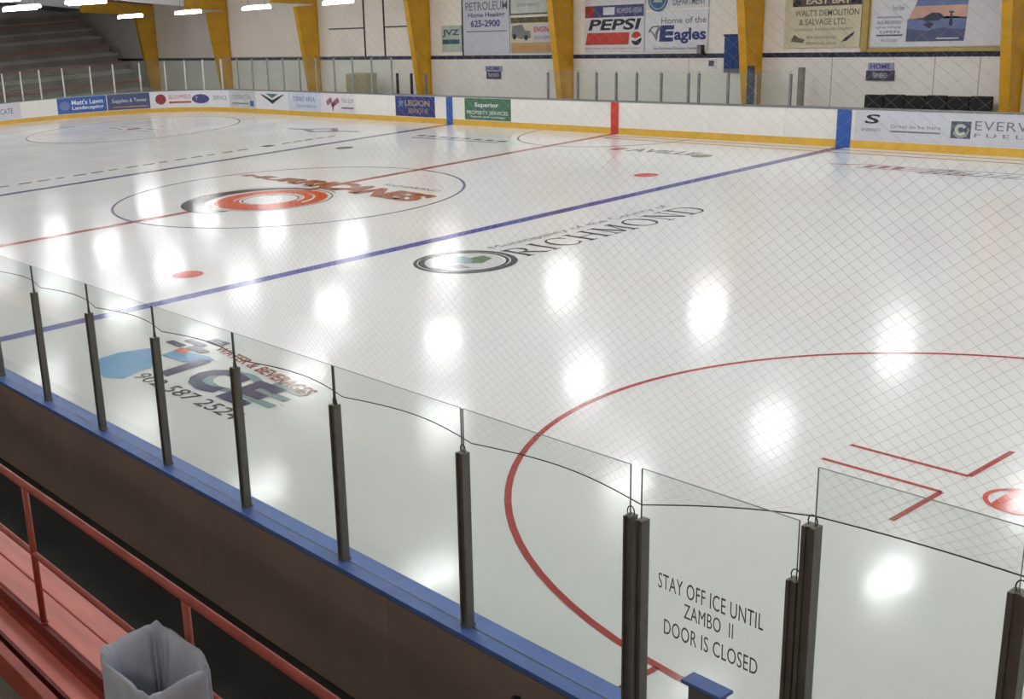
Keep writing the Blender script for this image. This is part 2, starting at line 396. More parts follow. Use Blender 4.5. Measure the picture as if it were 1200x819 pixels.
# lettering and emblems near the far boards
fl('ice_advert', [R4(2.2, 9.95, 2.6, 10.45)], IPINK, .005)
text('lettering', 'AVILLE', 2.8, 9.95, 5.1, 10.5, onice(.006), IGREY, floor, bold=.03)
fl('ice_advert', [disc(5.35, 10.0, .28, n=20)], IGREEN, .005)
fl('ice_advert', [stroke(8.9, 10.2, 9.6, 10.35, .08), stroke(9.6, 10.5, 12.0, 10.35, .05), stroke(9.7, 9.95, 12.4, 10.0, .05), stroke(10.2, 10.2, 12.2, 10.2, .05)]+[R4(9.8+.35*i, 10.05, 10.0+.35*i, 10.4) for i in range(3)], IPINK, .005)
fl('ice_advert', [stroke(11.3+.3*i, 9.85, 11.5+.3*i, 10.3+.06*(i % 2), .06) for i in range(7)]+[stroke(11.2, 9.8, 13.5, 9.95, .05), stroke(11.4, 10.45, 13.6, 10.55, .05)], IGREY, .005)
fl('ice_advert', [R4(-6.2+.55*i, 9.95, -5.85+.55*i, 10.2) for i in range(8)], IGREY, .005)
fl('ice_advert', [stroke(-6.0, 9.6, -2.0, 9.75, .09)], IGREY, .005)
fl('winged_emblem', [[(-12.5, 9.6), (-11.3, 9.1), (-10.2, 9.7), (-11.2, 10.4)]], IGREY, .005)
fl('winged_emblem', [[(-12.0, 9.65), (-11.3, 9.35), (-10.7, 9.7), (-11.25, 10.1)]], IPALE, .006)
fl('winged_emblem', [stroke(-13.2, 9.5, -12.4, 9.65, .18), stroke(-10.3, 9.8, -9.3, 9.95, .18)], IGREY, .005)
fl('ice_advert', [R4(-9.38, -6.0+.62*i, -9.2, -6.0+.62*i+(.42 if i % 3 else .3)) for i in range(18)], IGREY, .005)
fl('ice_advert', [R4(-9.5, 5.6, -9.05, 6.0)], IDARK, .005)
fl('ice_advert', [R4(-9.35, 6.4+.5*i, -9.2, 6.78+.5*i) for i in range(5)], IGREY, .005)

# ---- walls and roof
wf = box('wall_far', -47, 34, 16.42, 16.6, 0, 6.2, WALLC); tag(wf, 'cream far wall of the arena hung with banners', kind='structure')
box('lower_wall', -47, 34, 16.39, 16.419, 0, 2.08, WALLL, wf)
box('wall_band', -47, 34, 16.375, 16.419, 2.08, 2.22, BAND, wf)
for x in (-16.65, -15.3): box('panel_joint', x-.035, x+.035, 16.385, 16.419, 2.22, 4.7, INK, wf)
box('panel_joint', -19.2, -16.7, 16.385, 16.419, 3.42, 3.47, INK, wf); box('panel_joint', -15.25, -13.8, 16.385, 16.419, 3.42, 3.47, INK, wf)
for x in (-10.45,): box('panel_joint', x-.03, x+.03, 16.38, 16.419, 2.22, 4.9, BAND, wf)
for x in (8.2, 9.4, 5.2, 0.2): box('panel_joint', x-.012, x+.012, 16.383, 16.389, 0, 2.08, mat('joint_tan', (196, 190, 180), .7), wf)
wl = box('wall_left', -47.2, -47, -26, 16.6, 0, 8, WALLC); tag(wl, kind='structure')
wr = box('wall_right', 34, 34.2, -26, 16.6, 0, 8, WALLC); tag(wr, kind='structure')
wn = box('wall_near', -47, 34, -26.2, -26, 0, 8, WALLC); tag(wn, kind='structure')
def roofz(y): return 5.15+.14*((16.4+4)-abs(y+4))
mb = MB()
for ya, yb in ((16.6, -4), (-4, -26.2)):
    za, zb = roofz(ya), roofz(yb)
    mb.add([(-47.2, ya, za), (34.2, ya, za), (34.2, yb, zb), (-47.2, yb, zb), (-47.2, ya, za+.1), (34.2, ya, za+.1), (34.2, yb, zb+.1), (-47.2, yb, zb+.1)],
           [(0, 1, 2, 3), (7, 6, 5, 4), (0, 4, 5, 1), (3, 2, 6, 7), (0, 3, 7, 4), (1, 5, 6, 2)])
ce = mb.out('ceiling', CEIL); tag(ce, 'pale grey pitched roof lining', kind='structure')

# ================================================================ STEEL FRAMES
FRL = {-35.32: 'dim yellow steel column in the corner beside the dark bleachers', -27.72: 'yellow steel column second from left, right of the dim grey wall bay',
       -20.1: 'yellow tapered steel column standing left of the pale wall door outline', -12.48: 'yellow tapered steel column between the door outline and the petroleum banner',
       -4.85: 'yellow tapered steel column between the orange truck banner and the red cola banner', 2.77: 'yellow tapered steel column beside the narrow dark blue flag',
       10.39: 'yellow steel column at the right edge beside the black bench', 18.0: 'yellow steel column beyond the right edge of the photo'}
for xc, lab in FRL.items():
    fr = empty('steel_column', (xc, 16.1, 0), lab, 'column', 'yellow steel columns along the far wall')
    ft, fb = 15.22, 15.88
    def yin(z): return fb+(ft-fb)*z/4.55
    MB().quadprism([(xc-.13, yin(0)-.02, 0), (xc+.13, yin(0)-.02, 0), (xc+.13, yin(0), 0), (xc-.13, yin(0), 0),
                    (xc-.13, ft-.02, 4.55), (xc+.13, ft-.02, 4.55), (xc+.13, ft, 4.55), (xc-.13, ft, 4.55)]).out('inner_flange', FRAMEY, fr)
    box('outer_flange', xc-.13, xc+.13, 16.34, 16.37, 0, 5.3, FRAMEY, fr)
    MB().quadprism([(xc-.09, fb, 0), (xc+.09, fb, 0), (xc+.09, 16.34, 0), (xc-.09, 16.34, 0), (xc-.09, ft, 4.55), (xc+.09, ft, 4.55), (xc+.09, 16.34, 4.55), (xc-.09, 16.34, 4.55)]).out('web', FRAMEY, fr)
    box('base_plate', xc-.18, xc+.18, 15.8, 16.38, .0, .02, STEEL, fr)
    # rafter: haunch at the knee, shallower towards the ridge
    def rz(y): return roofz(y)-.06
    def rb(y): return 4.56+.10*(16.34-y)
    ye = 11.9 if xc < -35 else 13.9
    def seg(y0, y1, nm, m, w_, lo, hi):
        MB().quadprism([(xc-w_, y0, lo(y0)), (xc+w_, y0, lo(y0)), (xc+w_, y1, lo(y1)), (xc-w_, y1, lo(y1)),
                        (xc-w_, y0, hi(y0)), (xc+w_, y0, hi(y0)), (xc+w_, y1, hi(y1)), (xc-w_, y1, hi(y1))]).out(nm, m, fr)
    seg(ye, 16.34, 'haunch', FRAMEY, .09, lambda y: rb(y)+.02, lambda y: rz(y)); seg(ye, 15.2, 'haunch_flange', FRAMEY, .13, rb, lambda y: rb(y)+.02)
    seg(-3.98, ye-.02, 'rafter', CEIL, .08, lambda y: rz(y)-.5, lambda y: rz(y)); seg(-3.98, ye-.02, 'rafter_flange', CEIL, .12, lambda y: rz(y)-.52, lambda y: rz(y)-.5)

# ================================================================ LAMPS
DIFF = mat('lamp_diffuser', (250, 250, 252), .5, emit=LAMP, var=0)
DIFF_FILL = mat('fill_lamp_diffuser', (255, 246, 234), .5, emit=LAMP_FILL, var=0)
HOUS = mat('lamp_housing', (225, 225, 225), .5)
LX = [-28.0+5.5*i for i in range(11)]
VIS = {(0, 11.0): 'lamp hung at lower left over the corner boards, left of the yellow knee', (1, 11.0): 'lamp hung beside the second yellow column head',
       (2, 11.0): 'lamp right of the second yellow column along the top edge', (3, 11.0): 'rightmost visible ceiling lamp, above the pale door outline',
       (0, 5.7): 'bright lamp near the top left corner, lower of the pair', (1, 5.7): 'short lamp on the top edge above the dark bleachers',
       (2, .6): 'wide lamp cut by the top left corner'}
for (ly, lz) in ((11.0, 4.66), (5.7, 5.42), (.6, 5.25), (-4.8, 5.4), (-10.2, 6.4)):  # last row is unseen, added high out of view to brighten the near ice
    for i, lx in enumerate(LX):
        lab = VIS.get((i, ly)); 
        L = empty('ceiling_lamp', (lx, ly, lz), ('white linear ' + lab) if lab else 'white linear lamp hung over the ice beyond the frame of the photo', 'lamp', 'linear lamps hung in rows over the ice')
        d = box('diffuser', lx-.19, lx+.19, ly-.6, ly+.6, lz-.09, lz+.02, DIFF, L)
        h = box('housing', lx-.15, lx+.15, ly-.58, ly+.58, lz+.02, lz+.09, HOUS, L)
        for yy in (-.4, .4): MB().tube([(lx, ly+yy, lz+.09), (lx, ly+yy, roofz(ly+yy))], .008, 5).out('hanger', STEEL, L)
for i in range(9):  # unseen lamps added behind the camera to brighten stands and outer boards
    lx, ly, lz = -16+5.5*i, -19.5, 5.5
    L = empty('fill_lamp', (lx, ly, lz), 'added white fill lamp over the near stands, out of view', 'lamp', 'added fill lamps over the near stands')
    box('diffuser', lx-.6, lx+.6, ly-.55, ly+.55, lz-.05, lz, DIFF_FILL, L); box('housing', lx-.62, lx+.62, ly-.57, ly+.57, lz, roofz(ly-.57)-.03, HOUS, L)

# ================================================================ BARRIERS
def pane(P, s0, s1, z0, z1, par, d=.13, th=.012, name='glass_pane'):
    o = strip(MB(), P, s0, s1, d-th/2, d+th/2, z0, z1, k=0, edgek=1).out(name, [GLASS, GEDGE], par); return o
def post(P, s, z0, z1, m, par, w=.055, dp=.055, d=.13, hook=False):
    p, n = P(s); q = p+n*d; t = Vector((-n.y, n.x)); mb = MB()
    def pr(a0, a1, b0, b1, zz0, zz1):
        V = [];
        for z in (zz0, zz1):
            for a, b in ((a0, b0), (a1, b0), (a1, b1), (a0, b1)): v = q+t*a+n*b; V.append((v.x, v.y, z))
        mb.quadprism(V)
    pr(-w/2, w/2, -dp/2, dp/2, z0, z1)
    pr(-w/2, -w*.18, dp/2, dp/2+.008, z0, z1); pr(w*.18, w/2, dp/2, dp/2+.008, z0, z1)
    pr(-w*.6, w*.6, -dp*.6, dp*.6, z0, z0+.02)
    o = mb.out('glass_post', m, par)
    if hook:
        c = Vector((q.x, q.y, z1+.018)); mb = MB()
        mb.tube([c+Vector((.022*math.cos(a), 0, .03*math.sin(a))) for a in [math.pi*2*i/12 for i in range(13)]], .003, 5); mb.out('net_hook', BLACK, o)
    return o
def boards(name, P, s0, s1, label, cap, skip=(), plen=2.44, start=0.):
    B = empty(name, (P((s0+s1)/2)[0].x, P((s0+s1)/2)[0].y, 0), label, 'barrier')
    segs = []; a = s0
    for (q0, q1) in list(skip)+[(s1, s1)]:
        while a < q0-1e-6:
            b = min(a+plen, q0); segs.append((a, b)); a = b
        a = q1
    for a, b in segs:
        strip(MB(), P, a+.003, b-.003, 0, .02, .2, 1.0, k=0).out('board_panel', WHITE, B)
        strip(MB(), P, a+.001, b-.001, .20, .22, .02, .98).out('outer_panel', OUTER, B)
    spans = []; a = s0
    for (q0, q1) in list(skip)+[(s1, s1)]: spans.append((a, q0)); a = q1
    for a, b in spans:
        strip(MB(), P, a, b, -.012, .02, 0, .2).out('kick_plate', YELLOW, B)
        strip(MB(), P, a, b, .02, .2, 0.0, .06).out('sill_frame', STEEL, B)
        strip(MB(), P, a, b, -.01, .235, 1.0, 1.035).out('cap_rail', cap, B)
    return B
# near side
NB = boards('rink_barrier', PN, -21.95, XR+RR*math.pi/2+6, 'near hockey boards with blue cap rail, brown outer face and dark glass posts', CAPBLUE, skip=((21.47, 22.35),))
PX = [14.0566+1.229*i for i in range(-24, 7)]
for i, x in enumerate(PX):
    last = i == len(PX)-1
    post(PN, x-.01 if last else x, 1.035, 2.18, POSTSH, NB, w=.042 if last else .056, hook=x > 4)
for a, b in zip(PX, PX[1:]): pane(PN, a+.008, b-(.014 if b == PX[-1] else .008), 1.036, 2.454, NB)
post(PN, 22.39, 1.035, 2.45, POSTSH, NB, w=.062, hook=True)
SR = [22.39, 23.235, 24.45, 25.67, 26.89, 28.1, 29.3, 30.5]
for a, b in zip(SR, SR[1:]):
    pane(PN, a+.012, b-.008, 1.036, 2.725, NB); post(PN, b, 1.035, 2.46, POSTSH, NB, w=.07, hook=True)
kb = MB(); kb.tube([(20.71, -13.13, .81), (20.71, -13.145, .81), (20.71, -13.16, .81), (20.71, -13.185, .81)], [.012, .014, .026, .018], 12); kb.out('knob', BLACK, NB, smooth=True)
# gate in the near boards
GD = empty('rink_gate', (21.9, -13.0, 0), 'narrow rink gate with a glass pane lettered STAY OFF ICE', 'gate')
strip(MB(), PN, 21.48, 22.34, 0, .02, .2, 1.0).out('board_panel', WHITE, GD); strip(MB(), PN, 21.48, 22.34, .20, .22, .02, .98).out('outer_panel', OUTER, GD)
strip(MB(), PN, 21.48, 22.34, -.012, .02, .01, .2).out('kick_plate', YELLOW, GD); strip(MB(), PN, 21.48, 22.34, -.01, .235, 1.0, 1.035).out('cap_rail', CAPBLUE, GD)
strip(MB(), PN, 21.48, 21.52, .02, .2, .05, 1.0).out('side_frame', STEEL, GD); strip(MB(), PN, 22.30, 22.34, .02, .2, .05, 1.0).out('side_frame', STEEL, GD)
post(PN, 21.495, 1.035, 2.18, POSTSH, GD, w=.042); post(PN, 22.325, 1.035, 2.165, POSTSH, GD, w=.05, hook=True)
gp = pane(PN, 21.485, 22.33, 1.036, 2.452, GD)
gy = onwall(-13.0475); GPR = mat('glass_print', (96, 97, 92), .6)
text('lettering', 'STAY OFF ICE UNTIL', 21.60, 1.845, 22.185, 1.93, gy, GPR, gp, space=1.05)
text('lettering', 'ZAMBO  II', 21.755, 1.735, 22.03, 1.815, gy, GPR, gp, space=1.05)
text('lettering', 'DOOR IS CLOSED', 21.64, 1.60, 22.165, 1.685, gy, GPR, gp, space=1.05)
# control box on the cap of the gate
CB = empty('control_box', (21.94, -13.14, 1.035), 'grey box with blue lid and round lens standing on the gate rail', 'box')
box('body', 21.86, 22.03, -13.145, -13.075, 1.035, 1.455, STEEL, CB, bevel=.004)
box('lid', 21.83, 22.055, -13.165, -13.06, 1.455, 1.475, CAPBLUE, CB, bevel=.004)
mb = MB(); mb.tube([(21.945, -13.145, 1.37), (21.945, -13.155, 1.37)], .032, 20); mb.out('lens', BLACK, CB)
mb = MB(); mb.tube([Vector((21.945+.034*math.cos(a), -13.15, 1.37+.034*math.sin(a))) for a in [2*math.pi*i/20 for i in range(21)]], .004, 6); mb.out('lens_ring', POSTL, CB)

# far side and left end
SEND = XL-RL*math.pi/2-2*(HW-RL)-RL*math.pi/2
FB = boards('rink_barrier', PF, SEND, XR+RR*math.pi/2+6, 'far hockey boards curving round the corner, white with yellow kick plate', CAPGREY)
# marks of the lines carried up the boards
for s0, s1, m in ((7.47, 7.87, DBLUE), (-.13, .17, REDI), (-7.78, -7.45, DBLUE)):
    strip(MB(), PF, s0, s1, -.018, -.012, 0, 1.0).out('line_mark', m, FB)
FS = [-21.95-d for d in (12.73+1.2*5, 12.73+1.2*4, 12.73+1.2*3, 12.73+1.2*2, 12.73+1.2, 12.73, 11.84, 10.94, 9.83, 8.49, 7.37, 6.03, 4.69, 3.57, 2.46, 1.23)]
FS = FS+[-21.95+1.22*i for i in range(10)]
for i, s in enumerate(FS): post(PF, s, 1.035, 2.42, POSTL if s < -23 else mat('post_mid', (150, 156, 148), .5), FB, w=.07 if s < -23 else .05)
for a, b in zip(FS, FS[1:]): pane(PF, a+.01, b-.01, 1.036, 2.52, FB, th=.016)
# low shields in front of the team benches
BS = [-2.91, -1.62, -.84, -.05, .75, 1.67, 2.65, 3.01, 4.0, 4.92, 5.97]
for a, b in zip(BS, BS[1:]): pane(PF, a+.01, b-.01, 1.036, 1.98, FB, name='bench_shield')
for s in BS: post(PF, s, 1.035, 1.9, STEEL, FB, w=.06)

# ---- adverts on the far boards
def advert(s0, s1, m, label, z0=.22, z1=.985):
    o = strip(MB(), PF, s0+.01, s1-.01, -.006, -.001, z0, z1).out('board_advert', m, None)
    return tag(o, label, 'advert', 'adverts along the far boards')
ad = onboard(PF, -.009); ad2 = onboard(PF, -.012)
A = advert(-36.6, -34.01, LAV, 'white board advert with faint purple words at far left of the boards')
text('lettering', 'ROCK LOCATE', -36.2, .5, -34.4, .75, ad, PURP, A); 
A = advert(-32.22, -29.77, DBLUE, 'bright blue board advert with white words')
text('lettering', "Matt's Lawn", -31.5, .62, -29.95, .86, ad, WTXT, A, bold=.02); text('lettering', 'Landscaping', -31.5, .33, -29.95, .56, ad, WTXT, A, bold=.02)
flat('emblem', [disc(-31.85, .6, .25, .22, 20)], ad, SKYB, A)
A = advert(-29.75, -27.53, mat('slate_blue', (74, 82, 120), .5), 'slate blue board advert beside the bright blue one')
text('lettering', 'Supplies & Tower', -29.5, .52, -27.7, .75, ad, WTXT, A); flat('rule', [R4(-29.5, .33, -27.7, .38)], ad, GOLD, A)
A = advert(-27.51, -22.64, PWH, 'long white board advert with red disc and blue oval')
flat('emblem', [disc(-26.95, .62, .3, .25, 20)], ad, mat('maroon', (150, 52, 50), .5), A)
text('lettering', 'BLOOMFIELD', -26.5, .62, -25.2, .82, ad, REDI, A); flat('rule', [R4(-26.5, .42, -25.2, .5)], ad, REDI, A)
flat('emblem', [disc(-24.6, .6, .55, .22, 24)], ad, PURP, A); text('lettering', 'TOYS', -24.95, .5, -24.25, .7, ad2, WTXT, A)
text('lettering', 'SERVICE', -23.8, .55, -22.8, .75, ad, GREYT, A)
A = advert(-22.62, -20.43, mat('pale_grey', (196, 198, 198), .5), 'pale grey board advert with thin grey words')
text('lettering', 'CONTRACTING', -22.4, .6, -20.8, .8, ad, GREYT, A); flat('rule', [R4(-22.4, .38, -21, .44)], ad, GREYT, A); flat('emblem', [R4(-20.9, .3, -20.6, .55)], ad, DBLUE, A)
A = advert(-20.41, -17.88, PWH, 'white board advert with a dark spread-wing shape')
flat('emblem', [[(-20.1, .9), (-19.1, .45), (-18.1, .9), (-18.5, .82), (-19.1, .62), (-19.7, .82)]], ad, INK, A); flat('emblem', [[(-19.6, .9), (-19.1, .7), (-18.6, .9)]], ad2, GREEN, A)
A = advert(-17.86, -15.51, mat('pale_blue', (196, 204, 220), .5), 'pale blue-white board advert left of the tree emblem')
text('lettering', 'STRAIT AREA', -17.5, .62, -15.9, .82, ad, PURP, A); text('lettering', 'insurance', -17.2, .35, -15.9, .52, ad, GREYT, A)
A = advert(-15.49, -13.15, mat('pale_pink', (222, 214, 218), .5), 'white board advert with a purple tree emblem')
flat('emblem', [disc(-15.0+.16*i, .62+.1*math.sin(i*2.1), .13, .12, 10) for i in range(5)]+[R4(-14.72, .3, -14.64, .6)], ad, mat('plum', (150, 104, 132), .5), A)
text('lettering', 'THE ELM', -14.1, .62, -13.3, .8, ad, GREYT, A); flat('rule', [R4(-14.1, .38, -13.3, .46)], ad, GREYT, A)
A = advert(-10.68, -8.4, NAVY, 'navy blue board advert with gold words')
text('lettering', 'LEGION', -10.1, .62, -8.7, .84, ad, GOLD, A, bold=.02); text('lettering', 'BRANCH 47', -9.9, .34, -8.8, .54, ad, GOLD, A)
def star(cx, cy, r): return [(cx+(r if i % 2 == 0 else r*.4)*math.sin(math.pi*i/5), cy+(r if i % 2 == 0 else r*.4)*math.cos(math.pi*i/5)) for i in range(10)]
flat('emblem', [star(-10.35, .72, .22)], ad, SKYB, A)
A = advert(-6.82, -4.5, GREEN, 'green board advert with white words')
text('lettering', 'Superior', -6.3, .64, -5.1, .84, ad, WTXT, A, bold=.02); text('lettering', 'PROPERTY SERVICES', -6.7, .42, -4.65, .55, ad, WTXT, A); text('lettering', 'home and cottage', -6.5, .28, -4.8, .38, ad, WTXT, A)
A = advert(7.95, 14.6, LAV, 'long lavender-white board advert with S emblem and dark square logo')
def sarc(cx, cz, w, h):
    P = []; N = 10
    for sgn, t0 in ((1, 20), (-1, 200)):
        for i in range(N):
            a = math.radians(t0+150*i/N); b = math.radians(t0+150*(i+1)/N)
            oz = h*.25*sgn; wa = .055*math.sin(math.pi*(i+.2)/N)+.012; wb = .055*math.sin(math.pi*(i+1.2)/N)+.012
            P.append([(cx+(w/2-wa)*math.cos(a), cz+oz+(h/2-wa)*math.sin(a)*.6), (cx+w/2*math.cos(a), cz+oz+h/2*math.sin(a)*.6), (cx+w/2*math.cos(b), cz+oz+h/2*math.sin(b)*.6), (cx+(w/2-wb)*math.cos(b), cz+oz+(h/2-wb)*math.sin(b)*.6)])
    return P
text('emblem', 'S', 8.22, .66, 8.6, .9, ad, INK, A, bold=.02, shear=.3)
text('lettering', 'SHANNEX', 8.15, .46, 8.68, .54, ad, GREYT, A); text('lettering', 'Great to be here', 8.93, .57, 10.2, .66, ad, GREYT, A); flat('rule', [R4(8.93, .46, 10.2, .5)], ad, GREYT, A)
flat('emblem', [R4(10.45, .38, 10.93, .80)], ad, mat('slate', (84, 92, 104), .5), A)
flat('emblem', ringpolys(10.69, .59, .07, .15, 30, 330, 24)+ringpolys(10.69, .59, .17, .19, 200, 380, 18), ad2, SAGE, A)
text('lettering', 'EVERWIND', 11.02, .60, 13.2, .82, ad, GREYT, A, space=1.1); text('lettering', 'F U E L S', 11.02, .43, 12.4, .52, ad, GREYT, A)

# ================================================================ WALL SIGNS
wy = 16.36
def sign(x0, x1, z0, z1, m, label, name='wall_sign', cat='sign', frame=None, y=16.415):
    s_ = box(name, x0, x1, wy, y, z0, z1, m); tag(s_, label, cat, 'signs on the far wall')
    if frame:
        mb = MB(); t = .05
        mb.box(x0-t, x1+t, wy-.01, y, z0-t, z0); mb.box(x0-t, x1+t, wy-.01, y, z1, z1+t); mb.box(x0-t, x0, wy-.01, y, z0, z1); mb.box(x1, x1+t, wy-.01, y, z0, z1)
        mb.out('frame', frame, s_)
    return s_
a1 = onwall(wy-.006); a2 = onwall(wy-.012); a3 = onwall(wy-.018)
S = sign(-11.65, -10.5, 2.38, 3.4, SAGE, 'small pale green sign with dark teal letters left of the petroleum sign')
TEALI = mat('teal_ink', (58, 92, 112), .6)
text('lettering', 'JVZ', -11.6, 2.95, -10.6, 3.25, a1, TEALI, S, bold=.03); flat('rule', [R4(-11.6, 2.68, -10.6, 2.86)], a1, TEALI, S)
S = sign(-10.38, -7.88, 2.28, 4.7, LAV, 'large white sign reading PETROLEUM Home Heating')
text('lettering', 'PETROLEUM', -10.22, 3.93, -7.95, 4.25, a1, GREYT, S, bold=.01); text('lettering', 'Home Heating', -10.08, 3.62, -8.1, 3.85, a1, PURP, S, bold=.02)
text('lettering', '625-2900', -9.95, 3.3, -8.35, 3.57, a1, PURP, S, bold=.03); flat('rule', [R4(-10.2, 3.12, -8.0, 3.16)], a1, GREYT, S)
S = sign(-7.78, -5.95, 3.75, 4.7, mat('pale_mint', (208, 214, 206), .6), 'pale sign in a dark frame above the truck banner', frame=mat('olive', (96, 92, 62), .7))
text('lettering', 'FOREST PRODUCTS', -7.4, 4.0, -6.3, 4.1, a1, GREYT, S)
S = sign(-7.78, -5.5, 2.3, 3.6, CREAM, 'banner with a grey truck picture and orange stripe', name='truck_banner', cat='banner')
flat('header', [R4(-7.78, 3.4, -5.5, 3.6)], a1, mat('olive', (96, 92, 62), .7), S)
flat('truck_picture', [[(-7.75, 2.95), (-7.7, 3.3), (-7.2, 3.35), (-7.05, 3.12), (-6.8, 3.1), (-6.75, 2.85), (-7.3, 2.82)]], a1, STEEL, S); flat('truck_picture', [disc(-7.0, 2.86, .1, n=12), disc(-7.6, 2.9, .1, n=12)], a2, INK, S)
flat('panel', [R4(-6.65, 2.75, -5.5, 3.32)], a1, LAV, S); text('lettering', 'ENGINE', -6.6, 3.05, -5.75, 3.25, a2, REDI, S, bold=.02); text('lettering', 'SALES & SERVICE', -6.6, 2.8, -5.7, 2.92, a2, PURP, S)
flat('footer', [R4(-7.78, 2.3, -5.5, 2.68)], a1, mat('khaki', (184, 162, 124), .6), S); flat('rule', [R4(-7.7, 2.42, -5.6, 2.56)], a2, ORNG, S)
# cola banner
S = sign(-4.2, -1.6, 2.3, 4.75, PWH, 'white cola banner with black PEPSI letters over a red bar', name='cola_banner', cat='banner')
text('lettering', 'DRINK COLD DRINKS', -4.1, 4.08, -1.7, 4.2, a1, REDI, S)
flat('header', [R4(-4.15, 3.48, -1.62, 3.88)], a1, mat('dusk_blue', (74, 76, 124), .6), S); flat('header', [R4(-4.15, 3.48, -3.75, 3.88)], a2, mat('maroon', (150, 52, 50), .5), S)
flat('header', [R4(-3.35, 3.56, -2.85, 3.82)], a2, WTXT, S); text('lettering', 'RICHMOND ARENA', -2.75, 3.6, -1.7, 3.78, a2, LAV, S)
text('lettering', 'PEPSI', -4.02, 3.04, -1.85, 3.42, a1, INK, S, bold=.03, shear=.35)
flat('red_bar', [[(-4.15, 2.55), (-2.25, 2.55), (-2.2, 2.96), (-4.05, 2.96)]], a1, REDI, S)
flat('globe', [[(-1.92+.22*math.cos(math.radians(t)), 2.76+.22*math.sin(math.radians(t))) for t in range(15, 200, 12)]], a1, REDI, S)
flat('globe', [[(-1.92+.22*math.cos(math.radians(t)), 2.74+.22*math.sin(math.radians(t))) for t in range(200, 385, 12)]], a1, INK, S)
flat('globe', [[(-2.14, 2.70), (-1.95, 2.66), (-1.70, 2.78), (-1.70, 2.84), (-1.95, 2.74), (-2.14, 2.80)]], a2, WTXT, S)
text('lettering', 'the taste of a new generation', -4.15, 2.38, -1.75, 2.47, a1, REDI, S)
# eagles banner
S = sign(-1.54, .9, 2.28, 3.6, PWH, 'white banner reading Home of the Eagles', name='team_banner', cat='banner')
text('lettering', 'Home of the', -.9, 3.2, .85, 3.4, a1, GREYT, S, bold=.01)
text('lettering', 'E', -.98, 2.62, -.42, 3.15, a1, NAVY, S, bold=.06, shear=.1)
flat('eagle_head', [[(-1.42, 3.0), (-1.25, 3.14), (-1.0, 3.15), (-.85, 3.02), (-1.0, 2.98), (-1.08, 2.62), (-1.22, 2.85), (-1.32, 2.96), (-1.4, 2.9)]], a1, STEEL, S)
flat('eagle_head', [[(-1.30, 3.02), (-1.2, 3.09), (-1.02, 3.09), (-1.1, 2.98), (-1.16, 2.86)]], a2, PWH, S)
text('lettering', 'agles', -.38, 2.55, .85, 3.05, a1, NAVY, S, bold=.035); text('lettering', 'East Richmond Education Centre', -1.2, 2.36, .5, 2.45, a1, INK, S)
S = sign(-1.54, .9, 3.68, 4.7, PWH, 'white sign with round blue emblem above the eagle banner')
flat('emblem', [disc(-1.05, 4.0, .4, n=28)], a1, mat('teal_blue', (62, 104, 148), .6), S); flat('emblem', ringpolys(-1.05, 4.0, .3, .33, n=28)+[[(-1.25, 3.9), (-.85, 3.9), (-1.05, 4.2)]], a2, SAGE, S)
text('lettering', 'DEPARTMENT', -.45, 3.78, .8, 4.0, a1, GREYT, S, bold=.02)
sp = box('wall_speaker', .62, .8, 16.2, 16.415, 2.2, 2.5, BLACK, bevel=.01); tag(sp, 'small black speaker box at the lower corner of the eagle banner', 'speaker'); box('grille', .64, .78, 16.19, 16.2, 2.22, 2.48, STEEL, sp)
# blue flag
def cloth(x0, x1, z0, z1, y, m, label):
    V = []; F = []; nx, nz = 14, 10
    for k in (0, 1):
        for j in range(nz+1):
            for i in range(nx+1):
                x = x0+(x1-x0)*i/nx; z = z1+(z0-z1)*j/nz
                V.append((x, y+.03*math.sin(i*1.5)*(.3+j/nz)-.004*k, z))
    q = (nx+1)*(nz+1)
    for j in range(nz):
        for i in range(nx):
            a = j*(nx+1)+i; F += [(a, a+1, a+nx+2, a+nx+1), (q+a, q+a+nx+1, q+a+nx+2, q+a+1)]
    o = build('wall_flag', V, F, m, None, smooth=True); return tag(o, label, 'flag')
G = cloth(1.58, 2.12, 1.75, 2.78, 16.30, mat('flag_blue', (44, 74, 138), .7), 'narrow dark blue cloth flag hanging beside a yellow column')
box('header_bar', 1.55, 2.14, 16.27, 16.39, 2.76, 2.81, INK, G); box('fringe', 1.58, 2.12, 16.29, 16.31, 1.62, 1.75, mat('fringe_grey', (120, 120, 130), .8), G)
# salvage sign
S = sign(3.62, 6.02, 2.36, 4.3, CREAM, 'cream sign with black header reading DEMOLITION and SALVAGE')
flat('header', [R4(3.86, 3.56, 6.02, 3.9)], a1, mat('dark_plum', (98, 78, 78), .6), S); text('lettering', 'EAST BAY', 4.3, 3.62, 5.7, 3.82, a2, CREAM, S, bold=.02); flat('header', [disc(4.0, 3.66, .14, .1, 12), R4(5.7, 3.6, 6.0, 3.85)], a2, INK, S)
INKG = mat('green_grey_ink', (112, 108, 84), .6)
text('lettering', "WALT'S DEMOLITION", 3.95, 3.28, 5.95, 3.46, a1, INKG, S, bold=.01); text('lettering', '& SALVAGE LTD.', 4.1, 3.02, 5.6, 3.2, a1, INKG, S, bold=.01)
text('lettering', 'LOUISDALE, RICHMOND COUNTY', 3.95, 2.85, 5.8, 2.93, a1, INKG, S); text('lettering', 'METAL BOUGHT AND SOLD', 4.35, 2.62, 5.3, 2.7, a1, INKG, S); text('lettering', 'SERVING ALL AREAS', 4.35, 2.45, 5.3, 2.53, a1, INKG, S)
flat('drawing', [[(3.85, 2.55), (3.95, 2.75), (4.1, 2.66), (4.3, 2.6), (4.25, 2.5)]], a1, INKG, S); flat('drawing', [[(5.45, 2.52), (5.6, 2.66), (5.85, 2.82), (5.82, 2.72), (5.62, 2.55)]], a1, INK, S)
